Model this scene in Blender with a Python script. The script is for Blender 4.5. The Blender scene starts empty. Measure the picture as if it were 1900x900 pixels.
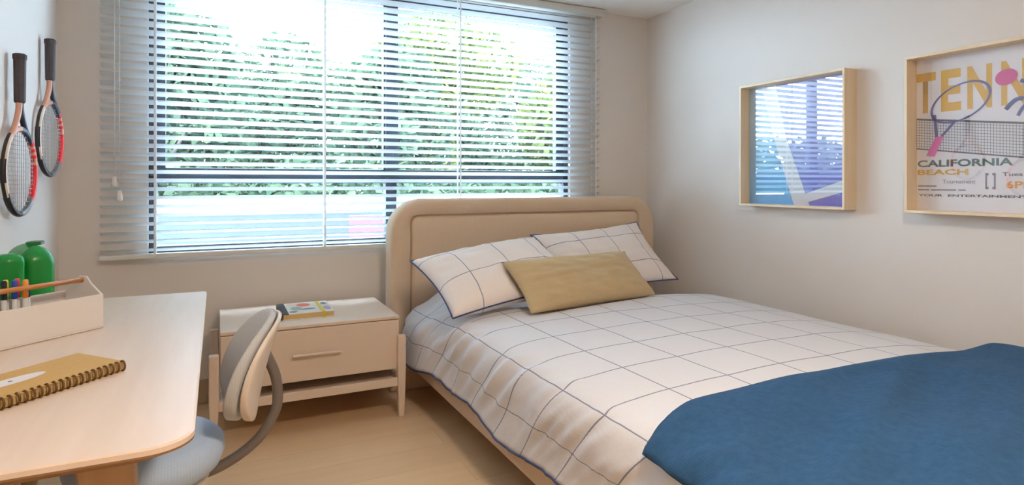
import bpy, bmesh, math, random
from mathutils import Vector, Matrix, noise
random.seed(7)
PI = math.pi
SC = bpy.context.scene
COL = SC.collection

# ---------------------------------------------------------------- camera, sky, sun, exposure
CAM_H = 1.2
cam_data = bpy.data.cameras.new('camera')
cam_data.sensor_width = 36.0
cam_data.lens = 1132.36 / 1900 * 36.0
cam_data.shift_y = -(450 - 338.7) / 1900
cam_data.clip_start = 0.02
camera = bpy.data.objects.new('camera', cam_data)
COL.objects.link(camera)
camera.location = (0, 0, CAM_H)
camera.rotation_euler = (PI / 2, 0, -math.radians(25.8215))
SC.camera = camera

SKY_STRENGTH = 39.0
world = bpy.data.worlds.new('sky')
SC.world = world
world.use_nodes = True
wn = world.node_tree.nodes
wl = world.node_tree.links
wn['Background'].inputs['Color'].default_value = (0.57, 0.785, 1.0, 1)
wn['Background'].inputs['Strength'].default_value = SKY_STRENGTH

sun_data = bpy.data.lights.new('sun', 'SUN')
sun_data.energy = 14.0
sun_data.angle = math.radians(2)
sun_data.color = (1.0, 0.90, 0.72)
sun = bpy.data.objects.new('sun', sun_data)
COL.objects.link(sun)
sun.rotation_euler = Vector((0.45, 0.75, -0.85)).to_track_quat('-Z', 'Y').to_euler()

LAMP_POWER = 37.0
LAMP_COLOR = (1.0, 0.83, 0.66)

SC.view_settings.view_transform = 'Standard'
SC.view_settings.look = 'None'
SC.view_settings.gamma = 1.0
SC.view_settings.use_curve_mapping = False
SC.view_settings.exposure = 0.26
SC.cycles.use_denoising = True
SC.cycles.max_bounces = 14
SC.cycles.diffuse_bounces = 8
SC.cycles.glossy_bounces = 4
SC.cycles.transparent_max_bounces = 24
SC.cycles.sample_clamp_indirect = 6.0

# ---------------------------------------------------------------- materials
def srgb(r, g, b):
    def f(c):
        c /= 255.0
        return c / 12.92 if c <= 0.04045 else ((c + 0.055) / 1.055) ** 2.4
    return (f(r), f(g), f(b), 1.0)

MATS = {}
class N:
    """small wrapper round a node tree"""
    def __init__(self, name):
        self.m = bpy.data.materials.new(name)
        self.m.use_nodes = True
        self.t = self.m.node_tree
        self.b = self.t.nodes['Principled BSDF']
        self.out = self.t.nodes['Material Output']
        MATS[name] = self.m
    def n(self, kind, **kw):
        nd = self.t.nodes.new(kind)
        for k, v in kw.items():
            setattr(nd, k, v)
        return nd
    def l(self, a, b):
        self.t.links.new(a, b)
    def math(self, op, a, b=None, clamp=False):
        nd = self.n('ShaderNodeMath', operation=op, use_clamp=clamp)
        for i, v in enumerate((a, b)):
            if v is None:
                continue
            if isinstance(v, (int, float)):
                nd.inputs[i].default_value = v
            else:
                self.l(v, nd.inputs[i])
        return nd.outputs[0]
    def mix(self, fac, a, b):
        nd = self.n('ShaderNodeMix', data_type='RGBA')
        for sock, v in ((nd.inputs[0], fac), (nd.inputs[6], a), (nd.inputs[7], b)):
            if isinstance(v, (int, float)):
                sock.default_value = v
            elif isinstance(v, tuple):
                sock.default_value = v
            else:
                self.l(v, sock)
        return nd.outputs[2]
    def coord(self, which='Object', scale=(1, 1, 1)):
        tc = self.n('ShaderNodeTexCoord')
        mp = self.n('ShaderNodeMapping')
        mp.inputs['Scale'].default_value = scale
        self.l(tc.outputs[which], mp.inputs[0])
        return mp.outputs[0]
    def noise(self, vec, scale, detail=3.0, rough=0.5):
        nd = self.n('ShaderNodeTexNoise')
        nd.inputs['Scale'].default_value = scale
        nd.inputs['Detail'].default_value = detail
        nd.inputs['Roughness'].default_value = rough
        self.l(vec, nd.inputs['Vector'])
        return nd.outputs[0]
    def bump(self, h, strength, dist):
        nd = self.n('ShaderNodeBump')
        nd.inputs['Strength'].default_value = strength
        nd.inputs['Distance'].default_value = dist
        self.l(h, nd.inputs['Height'])
        self.l(nd.outputs[0], self.b.inputs['Normal'])

def plain(name, col, rough=0.5, metallic=0.0, spec=0.5, var=0.05, nscale=40, bump=0.0, sheen=0.0):
    s = N(name)
    v = s.coord()
    f = s.noise(v, nscale)
    c2 = tuple(max(0, x * (1 - var)) for x in col[:3]) + (1,)
    c1 = tuple(min(1, x * (1 + var)) for x in col[:3]) + (1,)
    s.l(s.mix(f, c1, c2), s.b.inputs['Base Color'])
    s.b.inputs['Roughness'].default_value = rough
    s.b.inputs['Metallic'].default_value = metallic
    s.b.inputs['Specular IOR Level'].default_value = spec
    if sheen:
        s.b.inputs['Sheen Weight'].default_value = sheen
    if bump:
        s.bump(f, bump, 0.002)
    return s.m

def fabric(name, col, thread=900.0, bump=0.3, var=0.10, sheen=0.15, rib=None):
    s = N(name)
    v = s.coord()
    w1 = s.n('ShaderNodeTexWave', wave_type='BANDS', bands_direction='X')
    w1.inputs['Scale'].default_value = thread / 20
    w2 = s.n('ShaderNodeTexWave', wave_type='BANDS', bands_direction='Z')
    w2.inputs['Scale'].default_value = thread / 20
    s.l(v, w1.inputs['Vector']); s.l(v, w2.inputs['Vector'])
    f = s.noise(v, 60, 4)
    h = s.math('ADD', s.math('MULTIPLY', w1.outputs[1], 0.5), s.math('MULTIPLY', w2.outputs[1], 0.5))
    c2 = tuple(x * (1 - var) for x in col[:3]) + (1,)
    c1 = tuple(min(1, x * (1 + var)) for x in col[:3]) + (1,)
    s.l(s.mix(s.math('MULTIPLY', s.math('ADD', h, f), 0.5), c2, c1), s.b.inputs['Base Color'])
    s.b.inputs['Roughness'].default_value = 0.95
    s.b.inputs['Specular IOR Level'].default_value = 0.1
    s.b.inputs['Sheen Weight'].default_value = sheen
    s.bump(h, bump, 0.001)
    return s.m

def wood(name, c1, c2, axis='Y', scale=1.0, rough=0.4, spec=0.4):
    s = N(name)
    sc = {'X': (2, 30, 30), 'Y': (30, 2, 30), 'Z': (30, 30, 2)}[axis]
    v = s.coord('Object', tuple(x * scale for x in sc))
    f = s.noise(v, 1.0, 5, 0.6)
    v2 = s.coord('Object', tuple(x * scale * 0.2 for x in sc))
    g = s.noise(v2, 1.0, 2, 0.5)
    r = s.n('ShaderNodeMapRange')
    r.inputs[1].default_value = 0.3; r.inputs[2].default_value = 0.7
    s.l(s.math('MULTIPLY', s.math('ADD', f, g), 0.5), r.inputs[0])
    s.l(s.mix(r.outputs[0], c1, c2), s.b.inputs['Base Color'])
    s.b.inputs['Roughness'].default_value = rough
    s.b.inputs['Specular IOR Level'].default_value = spec
    s.bump(f, 0.05, 0.001)
    return s.m

def checked(name, base, line, pitch_u, pitch_v, off_u, off_v, half, half_v=None):
    """cloth with a thin window-pane check laid out on UVs that are in metres"""
    s = N(name)
    tc = s.n('ShaderNodeTexCoord')
    sep = s.n('ShaderNodeSeparateXYZ')
    s.l(tc.outputs['UV'], sep.inputs[0])
    def line_of(c, pitch, off, half):
        a = s.math('DIVIDE', s.math('SUBTRACT', c, off), pitch)
        a = s.math('FRACT', s.math('ADD', a, 0.5))
        a = s.math('MULTIPLY', s.math('ABSOLUTE', s.math('SUBTRACT', a, 0.5)), pitch)
        return s.math('LESS_THAN', a, half)
    m = s.math('MAXIMUM', line_of(sep.outputs[0], pitch_u, off_u, half), line_of(sep.outputs[1], pitch_v, off_v, half_v or half))
    v = s.coord()
    f = s.noise(v, 90, 4)
    b2 = tuple(x * 0.95 for x in base[:3]) + (1,)
    s.l(s.mix(m, s.mix(f, base, b2), line), s.b.inputs['Base Color'])
    s.b.inputs['Roughness'].default_value = 0.9
    s.b.inputs['Specular IOR Level'].default_value = 0.15
    s.b.inputs['Sheen Weight'].default_value = 0.1
    fine = s.noise(v, 14, 4, 0.6)
    s.bump(fine, 0.22, 0.012)
    return s.m

WALL = srgb(222, 215, 208)
m_wall = plain('wall_paint', WALL, 0.55, spec=0.3, var=0.01, nscale=6)
m_ceil = plain('ceiling_paint', srgb(242, 241, 238), 0.8, spec=0.2, var=0.01, nscale=6)
m_base = plain('baseboard_paint', srgb(178, 156, 132), 0.5, var=0.02)

def floor_mat():
    s = N('oak_floor')
    v = s.coord()
    br = s.n('ShaderNodeTexBrick')
    rot = s.n('ShaderNodeMapping')
    s.l(v, rot.inputs[0])
    s.l(rot.outputs[0], br.inputs['Vector'])
    br.offset = 0.37
    br.inputs['Color1'].default_value = srgb(222, 192, 154)
    br.inputs['Color2'].default_value = srgb(214, 184, 146)
    br.inputs['Mortar'].default_value = srgb(188, 152, 116)
    br.inputs['Scale'].default_value = 1.0
    br.inputs['Mortar Size'].default_value = 0.0012
    br.inputs['Brick Width'].default_value = 1.5
    br.inputs['Row Height'].default_value = 0.19
    mp = s.coord('Object', (2.0, 26, 2))
    f = s.noise(mp, 1.0, 6, 0.6)
    s.l(s.mix(s.math('MULTIPLY', f, 0.55), br.outputs[0], srgb(194, 158, 118)), s.b.inputs['Base Color'])
    s.b.inputs['Roughness'].default_value = 0.42
    s.b.inputs['Specular IOR Level'].default_value = 0.35
    s.bump(f, 0.04, 0.001)
    return s.m
m_floor = floor_mat()

m_birch = wood('birch_veneer', srgb(228, 210, 194), srgb(216, 194, 174), 'Y', 1.0, 0.38, 0.45)
m_birch_edge = wood('birch_shaded_edge', srgb(146, 110, 74), srgb(130, 94, 60), 'Y', 1.0, 0.45)  # tabletop edge, shade put into the colour to offset the strong lamp
m_birch_leg = wood('birch_leg', srgb(188, 150, 108), srgb(170, 132, 90), 'Z', 1.0, 0.45)
m_frame_wood = wood('ash_frame', srgb(234, 217, 190), srgb(218, 194, 158), 'Z', 1.0, 0.45)
m_handle_wood = wood('oiled_dowel', srgb(196, 130, 66), srgb(166, 98, 42), 'X', 1.5, 0.4)
m_night = plain('pale_lacquer', srgb(214, 196, 178), 0.4, spec=0.4, var=0.015)
m_headboard = fabric('tan_upholstery', srgb(204, 180, 154), 700, 0.25, 0.06)
m_groove = plain('tan_welt', srgb(150, 124, 96), 0.9, var=0.05)
m_white_plastic = plain('white_plastic', srgb(226, 220, 214), 0.35, var=0.01)
def translucent(name, col, share):
    s = N(name)
    f = s.noise(s.coord(), 20)
    c = s.mix(f, col, tuple(x * 0.98 for x in col[:3]) + (1,))
    s.l(c, s.b.inputs['Base Color'])
    s.b.inputs['Roughness'].default_value = 0.5
    tl = s.n('ShaderNodeBsdfTranslucent'); mx = s.n('ShaderNodeMixShader')
    s.l(c, tl.inputs[0]); mx.inputs[0].default_value = share
    s.l(s.b.outputs[0], mx.inputs[1]); s.l(tl.outputs[0], mx.inputs[2]); s.l(mx.outputs[0], s.out.inputs[0])
    return s.m
m_blind = translucent('blind_slat', srgb(242, 245, 246), 0.5)
m_blind_rail = plain('blind_rail', srgb(214, 214, 208), 0.45, var=0.01)
m_cord = translucent('white_cord', srgb(242, 242, 240), 0.5)
m_alu = plain('dark_window_frame', srgb(50, 56, 66), 0.4, spec=0.4, var=0.04)
m_chair_fabric = fabric('grey_chair_fabric', srgb(186, 190, 194), 900, 0.3, 0.06)
m_seat_fabric = fabric('window_tinted_fabric', srgb(178, 200, 226), 900, 0.3, 0.06)  # grey seat cloth with the blue of the window light put into its colour
m_chair_shell = plain('off_white_shell', srgb(214, 204, 192), 0.45, var=0.02)
m_chair_tube = plain('taupe_tube', srgb(112, 104, 98), 0.4, metallic=0.2, var=0.03)
m_dark_plastic = plain('dark_plastic', srgb(48, 46, 46), 0.5, var=0.05)
m_duvet = checked('checked_cotton', srgb(220, 221, 225), srgb(134, 140, 158), 0.238, 0.237, 0.0, 1.466, 0.0026, 0.0030)
m_pillow_cloth = checked('checked_pillow_cotton', srgb(232, 224, 218), srgb(134, 140, 158), 0.24, 0.235, 0.03, 0.02, 0.0026)
m_navy = plain('navy_piping', srgb(58, 74, 118), 0.8, var=0.05)
m_cushion = fabric('olive_tan_linen', srgb(184, 162, 124), 800, 0.4, 0.10)
m_mattress = fabric('mattress_ticking', srgb(225, 222, 215))
def throw_mat():
    s = N('navy_knit')
    tc = s.n('ShaderNodeTexCoord')
    w = s.n('ShaderNodeTexWave', wave_type='BANDS', bands_direction='X')
    w.inputs['Scale'].default_value = 60
    w.inputs['Distortion'].default_value = 2.5
    w.inputs['Detail Scale'].default_value = 3
    s.l(tc.outputs['UV'], w.inputs['Vector'])
    v = s.coord()
    f = s.noise(v, 45, 5, 0.7)
    g = s.noise(v, 5, 2)
    c = s.mix(s.math('ADD', s.math('MULTIPLY', w.outputs[1], 0.10), s.math('MULTIPLY', f, 0.90)), srgb(28, 62, 96), srgb(66, 106, 142))
    s.l(s.mix(s.math('MULTIPLY', g, 0.5), c, srgb(44, 70, 98)), s.b.inputs['Base Color'])
    s.b.inputs['Roughness'].default_value = 1.0
    s.b.inputs['Specular IOR Level'].default_value = 0.1
    s.b.inputs['Sheen Weight'].default_value = 0.03
    s.bump(s.math('ADD', s.math('MULTIPLY', w.outputs[1], 0.10), f), 0.4, 0.004)
    return s.m
m_throw = throw_mat()
m_kraft = plain('kraft_cover', srgb(190, 148, 76), 0.7, var=0.08, nscale=90)
m_kraft_edge = plain('notebook_pages', srgb(190, 160, 110), 0.9, var=0.08)
m_gold = plain('bronze_wire', srgb(104, 72, 30), 0.4, metallic=0.4, var=0.05)
m_paper = plain('white_paper', srgb(226, 224, 226), 0.6, var=0.01)
m_poster = plain('poster_paper', srgb(236, 236, 243), 0.6, var=0.01)
m_green = plain('green_plastic', srgb(2, 124, 40), 0.25, spec=0.5, var=0.03, nscale=10)
m_green_dark = plain('dark_green_plastic', srgb(10, 96, 44), 0.3, var=0.03)
m_black = plain('black_lacquer', srgb(34, 34, 38), 0.3, var=0.05)
m_grip = plain('charcoal_grip', srgb(74, 68, 68), 0.85, var=0.15, nscale=120, bump=0.4)
m_red = plain('red_lacquer', srgb(214, 34, 38), 0.3, var=0.03)
m_copper = plain('copper_lacquer', srgb(206, 150, 124), 0.35, var=0.06)
m_cream = plain('cream_lacquer', srgb(222, 200, 178), 0.35, var=0.03)
m_navy_lacq = plain('navy_lacquer', srgb(44, 56, 74), 0.3, var=0.05)
m_silver = plain('silver_lacquer', srgb(130, 130, 134), 0.3, metallic=0.3, var=0.05)
m_string = plain('racket_string', srgb(176, 182, 186), 0.5, var=0.03)

def glass_mat(name, refl, tint=(1, 1, 1, 1)):
    s = N(name)
    s.t.nodes.remove(s.b)
    tr = s.n('ShaderNodeBsdfTransparent'); tr.inputs[0].default_value = tint
    gl = s.n('ShaderNodeBsdfGlossy'); gl.inputs['Roughness'].default_value = 0.015
    gl.inputs['Color'].default_value = (1, 1, 1, 1)
    geo = s.n('ShaderNodeNewGeometry')
    dt = s.n('ShaderNodeVectorMath', operation='DOT_PRODUCT')
    s.l(geo.outputs['Normal'], dt.inputs[0]); s.l(geo.outputs['Incoming'], dt.inputs[1])
    g = s.math('POWER', s.math('SUBTRACT', 1.0, s.math('ABSOLUTE', dt.outputs['Value'])), 5.0)
    fr = s.math('ADD', s.math('MULTIPLY', g, 1.0 - refl), refl)
    mx = s.n('ShaderNodeMixShader')
    s.l(fr, mx.inputs[0]); s.l(tr.outputs[0], mx.inputs[1]); s.l(gl.outputs[0], mx.inputs[2])
    s.l(mx.outputs[0], s.out.inputs[0])
    return s.m
m_pane = glass_mat('window_glass', 0.02)
m_picture_glass = glass_mat('picture_glass', 0.12)

def flat(name, r, g, b, rough=0.6):
    return MATS.get(name) or plain(name, srgb(r, g, b), rough, var=0.02)

# ---------------------------------------------------------------- helpers
WM = {}
def _world(o):
    return WM.get(o.name, Matrix.Identity(4))

def tag(o, label=None, cat=None, group=None, kind=None):
    for k, v in (('label', label), ('category', cat), ('group', group), ('kind', kind)):
        if v:
            o[k] = v
    return o

def thing(name, label, cat, loc=(0, 0, 0), rotz=0.0, group=None, kind=None):
    o = bpy.data.objects.new(name, None)
    o.empty_display_size = 0.1
    COL.objects.link(o)
    o.location = loc
    o.rotation_euler = (0, 0, rotz)
    WM[o.name] = Matrix.Translation(loc) @ Matrix.Rotation(rotz, 4, 'Z')
    return tag(o, label, cat, group, kind)

def obj(name, bm, mats, parent=None, smooth=False, local=False, bevel=0.0, seg=2, sub=0, angle=40):
    """link a bmesh as ONE mesh object; world-space vertices are moved into the parent's frame unless local"""
    if bm.faces:
        bmesh.ops.recalc_face_normals(bm, faces=bm.faces)
    me = bpy.data.meshes.new(name)
    bm.to_mesh(me); bm.free()
    o = bpy.data.objects.new(name, me)
    COL.objects.link(o)
    W = Matrix.Identity(4)
    if parent is not None:
        W = _world(parent)
        if not local:
            me.transform(W.inverted())
        o.parent = parent
    WM[o.name] = W
    for m in (mats if isinstance(mats, (list, tuple)) else [mats]):
        me.materials.append(m)
    if smooth:
        for p in me.polygons:
            p.use_smooth = True
    if bevel:
        b = o.modifiers.new('bevel', 'BEVEL')
        b.width = bevel; b.segments = seg; b.limit_method = 'ANGLE'; b.angle_limit = math.radians(angle)
        b.harden_normals = False
    if sub:
        s = o.modifiers.new('subsurf', 'SUBSURF'); s.levels = sub; s.render_levels = sub
    return o

def box(bm, x0, x1, y0, y1, z0, z1, mi=0):
    vs = [bm.verts.new(p) for p in ((x0, y0, z0), (x1, y0, z0), (x1, y1, z0), (x0, y1, z0),
                                     (x0, y0, z1), (x1, y0, z1), (x1, y1, z1), (x0, y1, z1))]
    for f in ((0, 3, 2, 1), (4, 5, 6, 7), (0, 1, 5, 4), (1, 2, 6, 5), (2, 3, 7, 6), (3, 0, 4, 7)):
        fc = bm.faces.new([vs[i] for i in f]); fc.material_index = mi
    return vs

def new_box(*a):
    bm = bmesh.new(); box(bm, *a); return bm

def obox(bm, c, ax, ay, az, hx, hy, hz, mi=0):
    """oriented box: centre, three axes, half sizes"""
    c, ax, ay, az = Vector(c), Vector(ax), Vector(ay), Vector(az)
    vs = box(bm, -hx, hx, -hy, hy, -hz, hz, mi)
    for v in vs:
        p = v.co.copy()
        v.co = c + ax * p.x + ay * p.y + az * p.z
    return vs

def tube(bm, pts, r, n=10, closed=False, caps=True, mi=0, up=None, flat_=1.0):
    """round tube through points; r a number or one per point; flat_ squashes it along its second axis"""
    pts = [Vector(p) for p in pts]
    k = len(pts)
    rs = r if isinstance(r, (list, tuple)) else [r] * k
    rings = []
    prev = None
    for i, p in enumerate(pts):
        if closed:
            t = pts[(i + 1) % k] - pts[(i - 1) % k]
        else:
            t = pts[min(i + 1, k - 1)] - pts[max(i - 1, 0)]
        t.normalize()
        if prev is None:
            ref = Vector(up) if up else (Vector((0, 0, 1)) if abs(t.z) < 0.9 else Vector((1, 0, 0)))
        else:
            ref = prev
        a = ref - t * ref.dot(t)
        if a.length < 1e-6:
            a = t.orthogonal()
        a.normalize(); b = t.cross(a); prev = a
        rings.append([bm.verts.new(p + (a * math.cos(2 * PI * j / n) + b * flat_ * math.sin(2 * PI * j / n)) * rs[i]) for j in range(n)])
    for i in range(k if closed else k - 1):
        A, B = rings[i], rings[(i + 1) % k]
        for j in range(n):
            f = bm.faces.new((A[j], A[(j + 1) % n], B[(j + 1) % n], B[j])); f.material_index = mi; f.smooth = True
    if caps and not closed:
        for R_ in (rings[0][::-1], rings[-1]):
            f = bm.faces.new(R_); f.material_index = mi
    return rings

def smooth_path(pts, per=6):
    """Catmull-Rom through points"""
    P_ = [Vector(p) for p in pts]
    P_ = [P_[0] * 2 - P_[1]] + P_ + [P_[-1] * 2 - P_[-2]]
    out = []
    for i in range(1, len(P_) - 2):
        for k in range(per):
            t = k / per
            a, b, c, d = P_[i - 1], P_[i], P_[i + 1], P_[i + 2]
            out.append(0.5 * ((2 * b) + (c - a) * t + (2 * a - 5 * b + 4 * c - d) * t * t + (3 * b - a - 3 * c + d) * t ** 3))
    out.append(P_[-2])
    return out

def lathe(bm, prof, c, n=24, mi=0):
    """profile of (r, z) turned round the vertical through c"""
    rings = []
    for r, z in prof:
        rings.append([bm.verts.new((c[0] + r * math.cos(2 * PI * j / n), c[1] + r * math.sin(2 * PI * j / n), c[2] + z)) for j in range(n)])
    for A, B in zip(rings, rings[1:]):
        for j in range(n):
            f = bm.faces.new((A[j], A[(j + 1) % n], B[(j + 1) % n], B[j])); f.material_index = mi; f.smooth = True
    bm.faces.new(rings[0][::-1]).material_index = mi
    bm.faces.new(rings[-1]).material_index = mi

def rrect(x0, x1, y0, y1, rads, n=8):
    """rounded rectangle loop, corners (x0y0, x1y0, x1y1, x0y1)"""
    out = []
    for (cx, cy, a0), r in zip(((x0, y0, PI), (x1, y0, 1.5 * PI), (x1, y1, 0), (x0, y1, 0.5 * PI)), rads):
        sx = 1 if cx == x0 else -1
        sy = 1 if cy == y0 else -1
        for k in range(n + 1):
            a = a0 + 0.5 * PI * k / n
            out.append((cx + sx * r + r * math.cos(a), cy + sy * r + r * math.sin(a)))
    return out

def loft(bm, loops, cap0=True, cap1=True, smooth=False, mi=0, closed=True):
    R_ = [[bm.verts.new(p) for p in L] for L in loops]
    n = len(R_[0])
    for A, B in zip(R_, R_[1:]):
        for j in range(n if closed else n - 1):
            f = bm.faces.new((A[j], A[(j + 1) % n], B[(j + 1) % n], B[j])); f.smooth = smooth; f.material_index = mi
    if cap0: bm.faces.new(R_[0][::-1]).material_index = mi
    if cap1: bm.faces.new(R_[-1]).material_index = mi
    return R_

def grid(bm, fn, nu, nv, uvfn=None, closed_u=False):
    """surface fn(i/nu, j/nv)"""
    V = [[bm.verts.new(fn(i / nu, j / nv)) for j in range(nv + 1)] for i in range(nu + 1)]
    uvl = bm.loops.layers.uv.verify() if uvfn else None
    for i in range(nu):
        for j in range(nv):
            f = bm.faces.new((V[i][j], V[i + 1][j], V[i + 1][j + 1], V[i][j + 1]))
            f.smooth = True
            if uvfn:
                for lp, (a, b) in zip(f.loops, ((i, j), (i + 1, j), (i + 1, j + 1), (i, j + 1))):
                    lp[uvl].uv = uvfn(a / nu, b / nv)
    return V

def text_mesh(txt, bold=0.0):
    cu = bpy.data.curves.new('lettering_source', 'FONT')
    cu.body = txt
    cu.offset = bold
    cu.resolution_u = 4
    o = bpy.data.objects.new('lettering_source', cu)
    COL.objects.link(o)
    dg = bpy.context.evaluated_depsgraph_get()
    dg.update()
    me = bpy.data.meshes.new_from_object(o.evaluated_get(dg))
    bm = bmesh.new(); bm.from_mesh(me)
    bpy.data.objects.remove(o); bpy.data.curves.remove(cu); bpy.data.meshes.remove(me)
    return bm

def fit_text(txt, o, ux, uy, w, h, bold=0.0):
    """lettering filling a box w by h that starts at o, along ux and uy"""
    bm = text_mesh(txt, bold)
    xs = [v.co.x for v in bm.verts]; ys = [v.co.y for v in bm.verts]
    x0, x1, y0, y1 = min(xs), max(xs), min(ys), max(ys)
    o, ux, uy = Vector(o), Vector(ux), Vector(uy)
    for v in bm.verts:
        a = (v.co.x - x0) / (x1 - x0) * w
        b = (v.co.y - y0) / (y1 - y0) * h
        v.co = o + ux * a + uy * b
    return bm

def merge_into(dst, src):
    me = bpy.data.meshes.new('tmp'); src.to_mesh(me); src.free()
    dst.from_mesh(me); bpy.data.meshes.remove(me)

# ---------------------------------------------------------------- the room
X0, X1, Y0, Y1, ZC = -0.71, 2.937, -1.6, 3.72, 2.441
WT = 0.16
WX0, WX1, WZ0, WZ1 = -0.325, 2.258, 0.80, 2.385

def struct(name, bm, m, **k):
    return tag(obj(name, bm, m, **k), kind='structure')

struct('floor', new_box(X0 - WT, X1 + WT, Y0 - WT, Y1 + WT, -0.1, 0), m_floor)
struct('ceiling', new_box(X0 - WT, X1 + WT, Y0 - WT, Y1 + WT, ZC, ZC + 0.12), m_ceil)
bm = bmesh.new()
box(bm, X0 - WT, WX0, Y1, Y1 + WT, 0, ZC)
box(bm, WX1, X1 + WT, Y1, Y1 + WT, 0, ZC)
box(bm, WX0, WX1, Y1, Y1 + WT, 0, WZ0)
box(bm, WX0, WX1, Y1, Y1 + WT, WZ1, ZC)
struct('wall_back', bm, m_wall)
struct('wall_right', new_box(X1, X1 + WT, Y0 - WT, Y1, 0, ZC), m_wall)
struct('wall_left', new_box(X0 - WT, X0, Y0 - WT, Y1, 0, ZC), m_wall)
struct('wall_front', new_box(X0, X1, Y0 - WT, Y0, 0, ZC), m_wall)
struct('baseboard_back', new_box(X0, X1, Y1 - 0.014, Y1, 0, 0.13), m_base, bevel=0.004)
struct('baseboard_left', new_box(X0, X0 + 0.014, Y0, Y1 - 0.014, 0, 0.13), m_base, bevel=0.004)
struct('baseboard_right', new_box(X1 - 0.014, X1, Y0, Y1 - 0.014, 0, 0.13), m_base, bevel=0.004)

# window_1: dark aluminium frame with mullion, transom, upper sashes and panes
win = thing('window_1', None, None, (0.97, Y1 + 0.07, WZ0), kind='structure')
wy0, wy1 = Y1 + 0.03, Y1 + 0.10
bm = bmesh.new()
box(bm, WX0, WX0 + 0.036, wy0, wy1, WZ0, WZ1)
box(bm, WX1 - 0.036, WX1, wy0, wy1, WZ0, WZ1)
box(bm, WX0 + 0.036, WX1 - 0.036, wy0, wy1, WZ0, WZ0 + 0.06)
box(bm, WX0 + 0.036, WX1 - 0.036, wy0, wy1, WZ1 - 0.05, WZ1)
obj('window_frame', bm, m_alu, win, bevel=0.003)
obj('mullion', new_box(0.945, 1.015, wy0, wy1, WZ0 + 0.06, WZ1 - 0.05), m_alu, win, bevel=0.003)
bm = bmesh.new()
box(bm, WX0 + 0.036, 0.945, wy0 + 0.002, wy1, 1.195, 1.28)
box(bm, 1.015, WX1 - 0.036, wy0 + 0.002, wy1, 1.195, 1.28)
obj('transom', bm, m_alu, win, bevel=0.003)
for xa, xb in ((WX0 + 0.036, 0.945), (1.015, WX1 - 0.036)):
    bm = bmesh.new()
    la, ra = (0.042, 0.012) if xa < 0 else (0.012, 0.055)
    box(bm, xa, xa + la, wy0 + 0.012, wy1 - 0.01, 1.28, WZ1 - 0.05)
    box(bm, xb - ra, xb, wy0 + 0.012, wy1 - 0.01, 1.28, WZ1 - 0.05)
    box(bm, xa + la, xb - ra, wy0 + 0.012, wy1 - 0.01, WZ1 - 0.075, WZ1 - 0.05)
    obj('sash', bm, m_alu, win, bevel=0.002)
    obj('pane', new_box(xa, xb, wy0 + 0.03, wy0 + 0.034, 1.28, WZ1 - 0.05), m_pane, win)
    obj('pane', new_box(xa, xb, wy0 + 0.03, wy0 + 0.034, WZ0 + 0.06, 1.195), m_pane, win)

# ---------------------------------------------------------------- outside the window
def ground_mat():
    s = N('pale_bounce_paving')  # paving out of view, made pale to bounce light up through the blind
    v = s.coord()
    f = s.noise(v, 3, 4)
    s.l(s.mix(f, srgb(205, 208, 210), srgb(186, 190, 194)), s.b.inputs['Base Color'])
    s.b.inputs['Roughness'].default_value = 0.9
    return s.m
struct('ground', new_box(-16, 22, Y1 + WT, 40, -0.42, -0.30), ground_mat())

def leaf_mat(name, c1, c2, c3):
    s = N(name)
    geo = s.n('ShaderNodeNewGeometry')
    rmp = s.n('ShaderNodeValToRGB')
    rmp.color_ramp.elements[0].color = c1
    rmp.color_ramp.elements[1].color = c3
    e = rmp.color_ramp.elements.new(0.55); e.color = c2
    s.l(geo.outputs['Random Per Island'], rmp.inputs[0])
    df = s.n('ShaderNodeBsdfDiffuse'); tl = s.n('ShaderNodeBsdfTranslucent'); mx = s.n('ShaderNodeMixShader')
    s.l(rmp.outputs[0], df.inputs[0]); s.l(rmp.outputs[0], tl.inputs[0])
    mx.inputs[0].default_value = 0.4
    s.t.nodes.remove(s.b)
    s.l(df.outputs[0], mx.inputs[1]); s.l(tl.outputs[0], mx.inputs[2]); s.l(mx.outputs[0], s.out.inputs[0])
    return s.m
m_leaf_a = leaf_mat('leaf_cool_green', srgb(34, 46, 37), srgb(54, 70, 54), srgb(78, 90, 70))
m_leaf_b = leaf_mat('leaf_yellow_green', srgb(42, 52, 30), srgb(68, 78, 44), srgb(98, 100, 54))
m_leaf_c = leaf_mat('leaf_pale_green', srgb(44, 56, 46), srgb(64, 78, 60), srgb(88, 98, 78))
m_bark = plain('bark', srgb(40, 36, 32), 0.9, var=0.2, nscale=12)

def crown(blobs, n, size, rnd):
    bm = bmesh.new()
    tot = sum(b[3] ** 2 for b in blobs)
    for (cx, cy, cz, r, fz) in blobs:
        for _ in range(int(n * r * r / tot)):
            d = Vector((rnd.gauss(0, 1), rnd.gauss(0, 1), rnd.gauss(0, 1))).normalized()
            rr = r * rnd.uniform(0.55, 1.05) ** 0.6
            c = Vector((cx, cy, cz)) + Vector((d.x * rr, d.y * rr, d.z * rr * fz))
            a = Vector((rnd.gauss(0, 1), rnd.gauss(0, 1), rnd.gauss(0, 0.6))).normalized()
            b = a.cross(Vector((rnd.gauss(0, 1), rnd.gauss(0, 1), rnd.gauss(0, 1)))).normalized()
            s = size * rnd.uniform(0.6, 1.3)
            vs = [bm.verts.new(c + a * s), bm.verts.new(c + b * s * 0.5 + a * s * 0.1), bm.verts.new(c - a * s), bm.verts.new(c - b * s * 0.5 + a * s * 0.1)]
            bm.faces.new(vs)
    return bm

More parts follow.
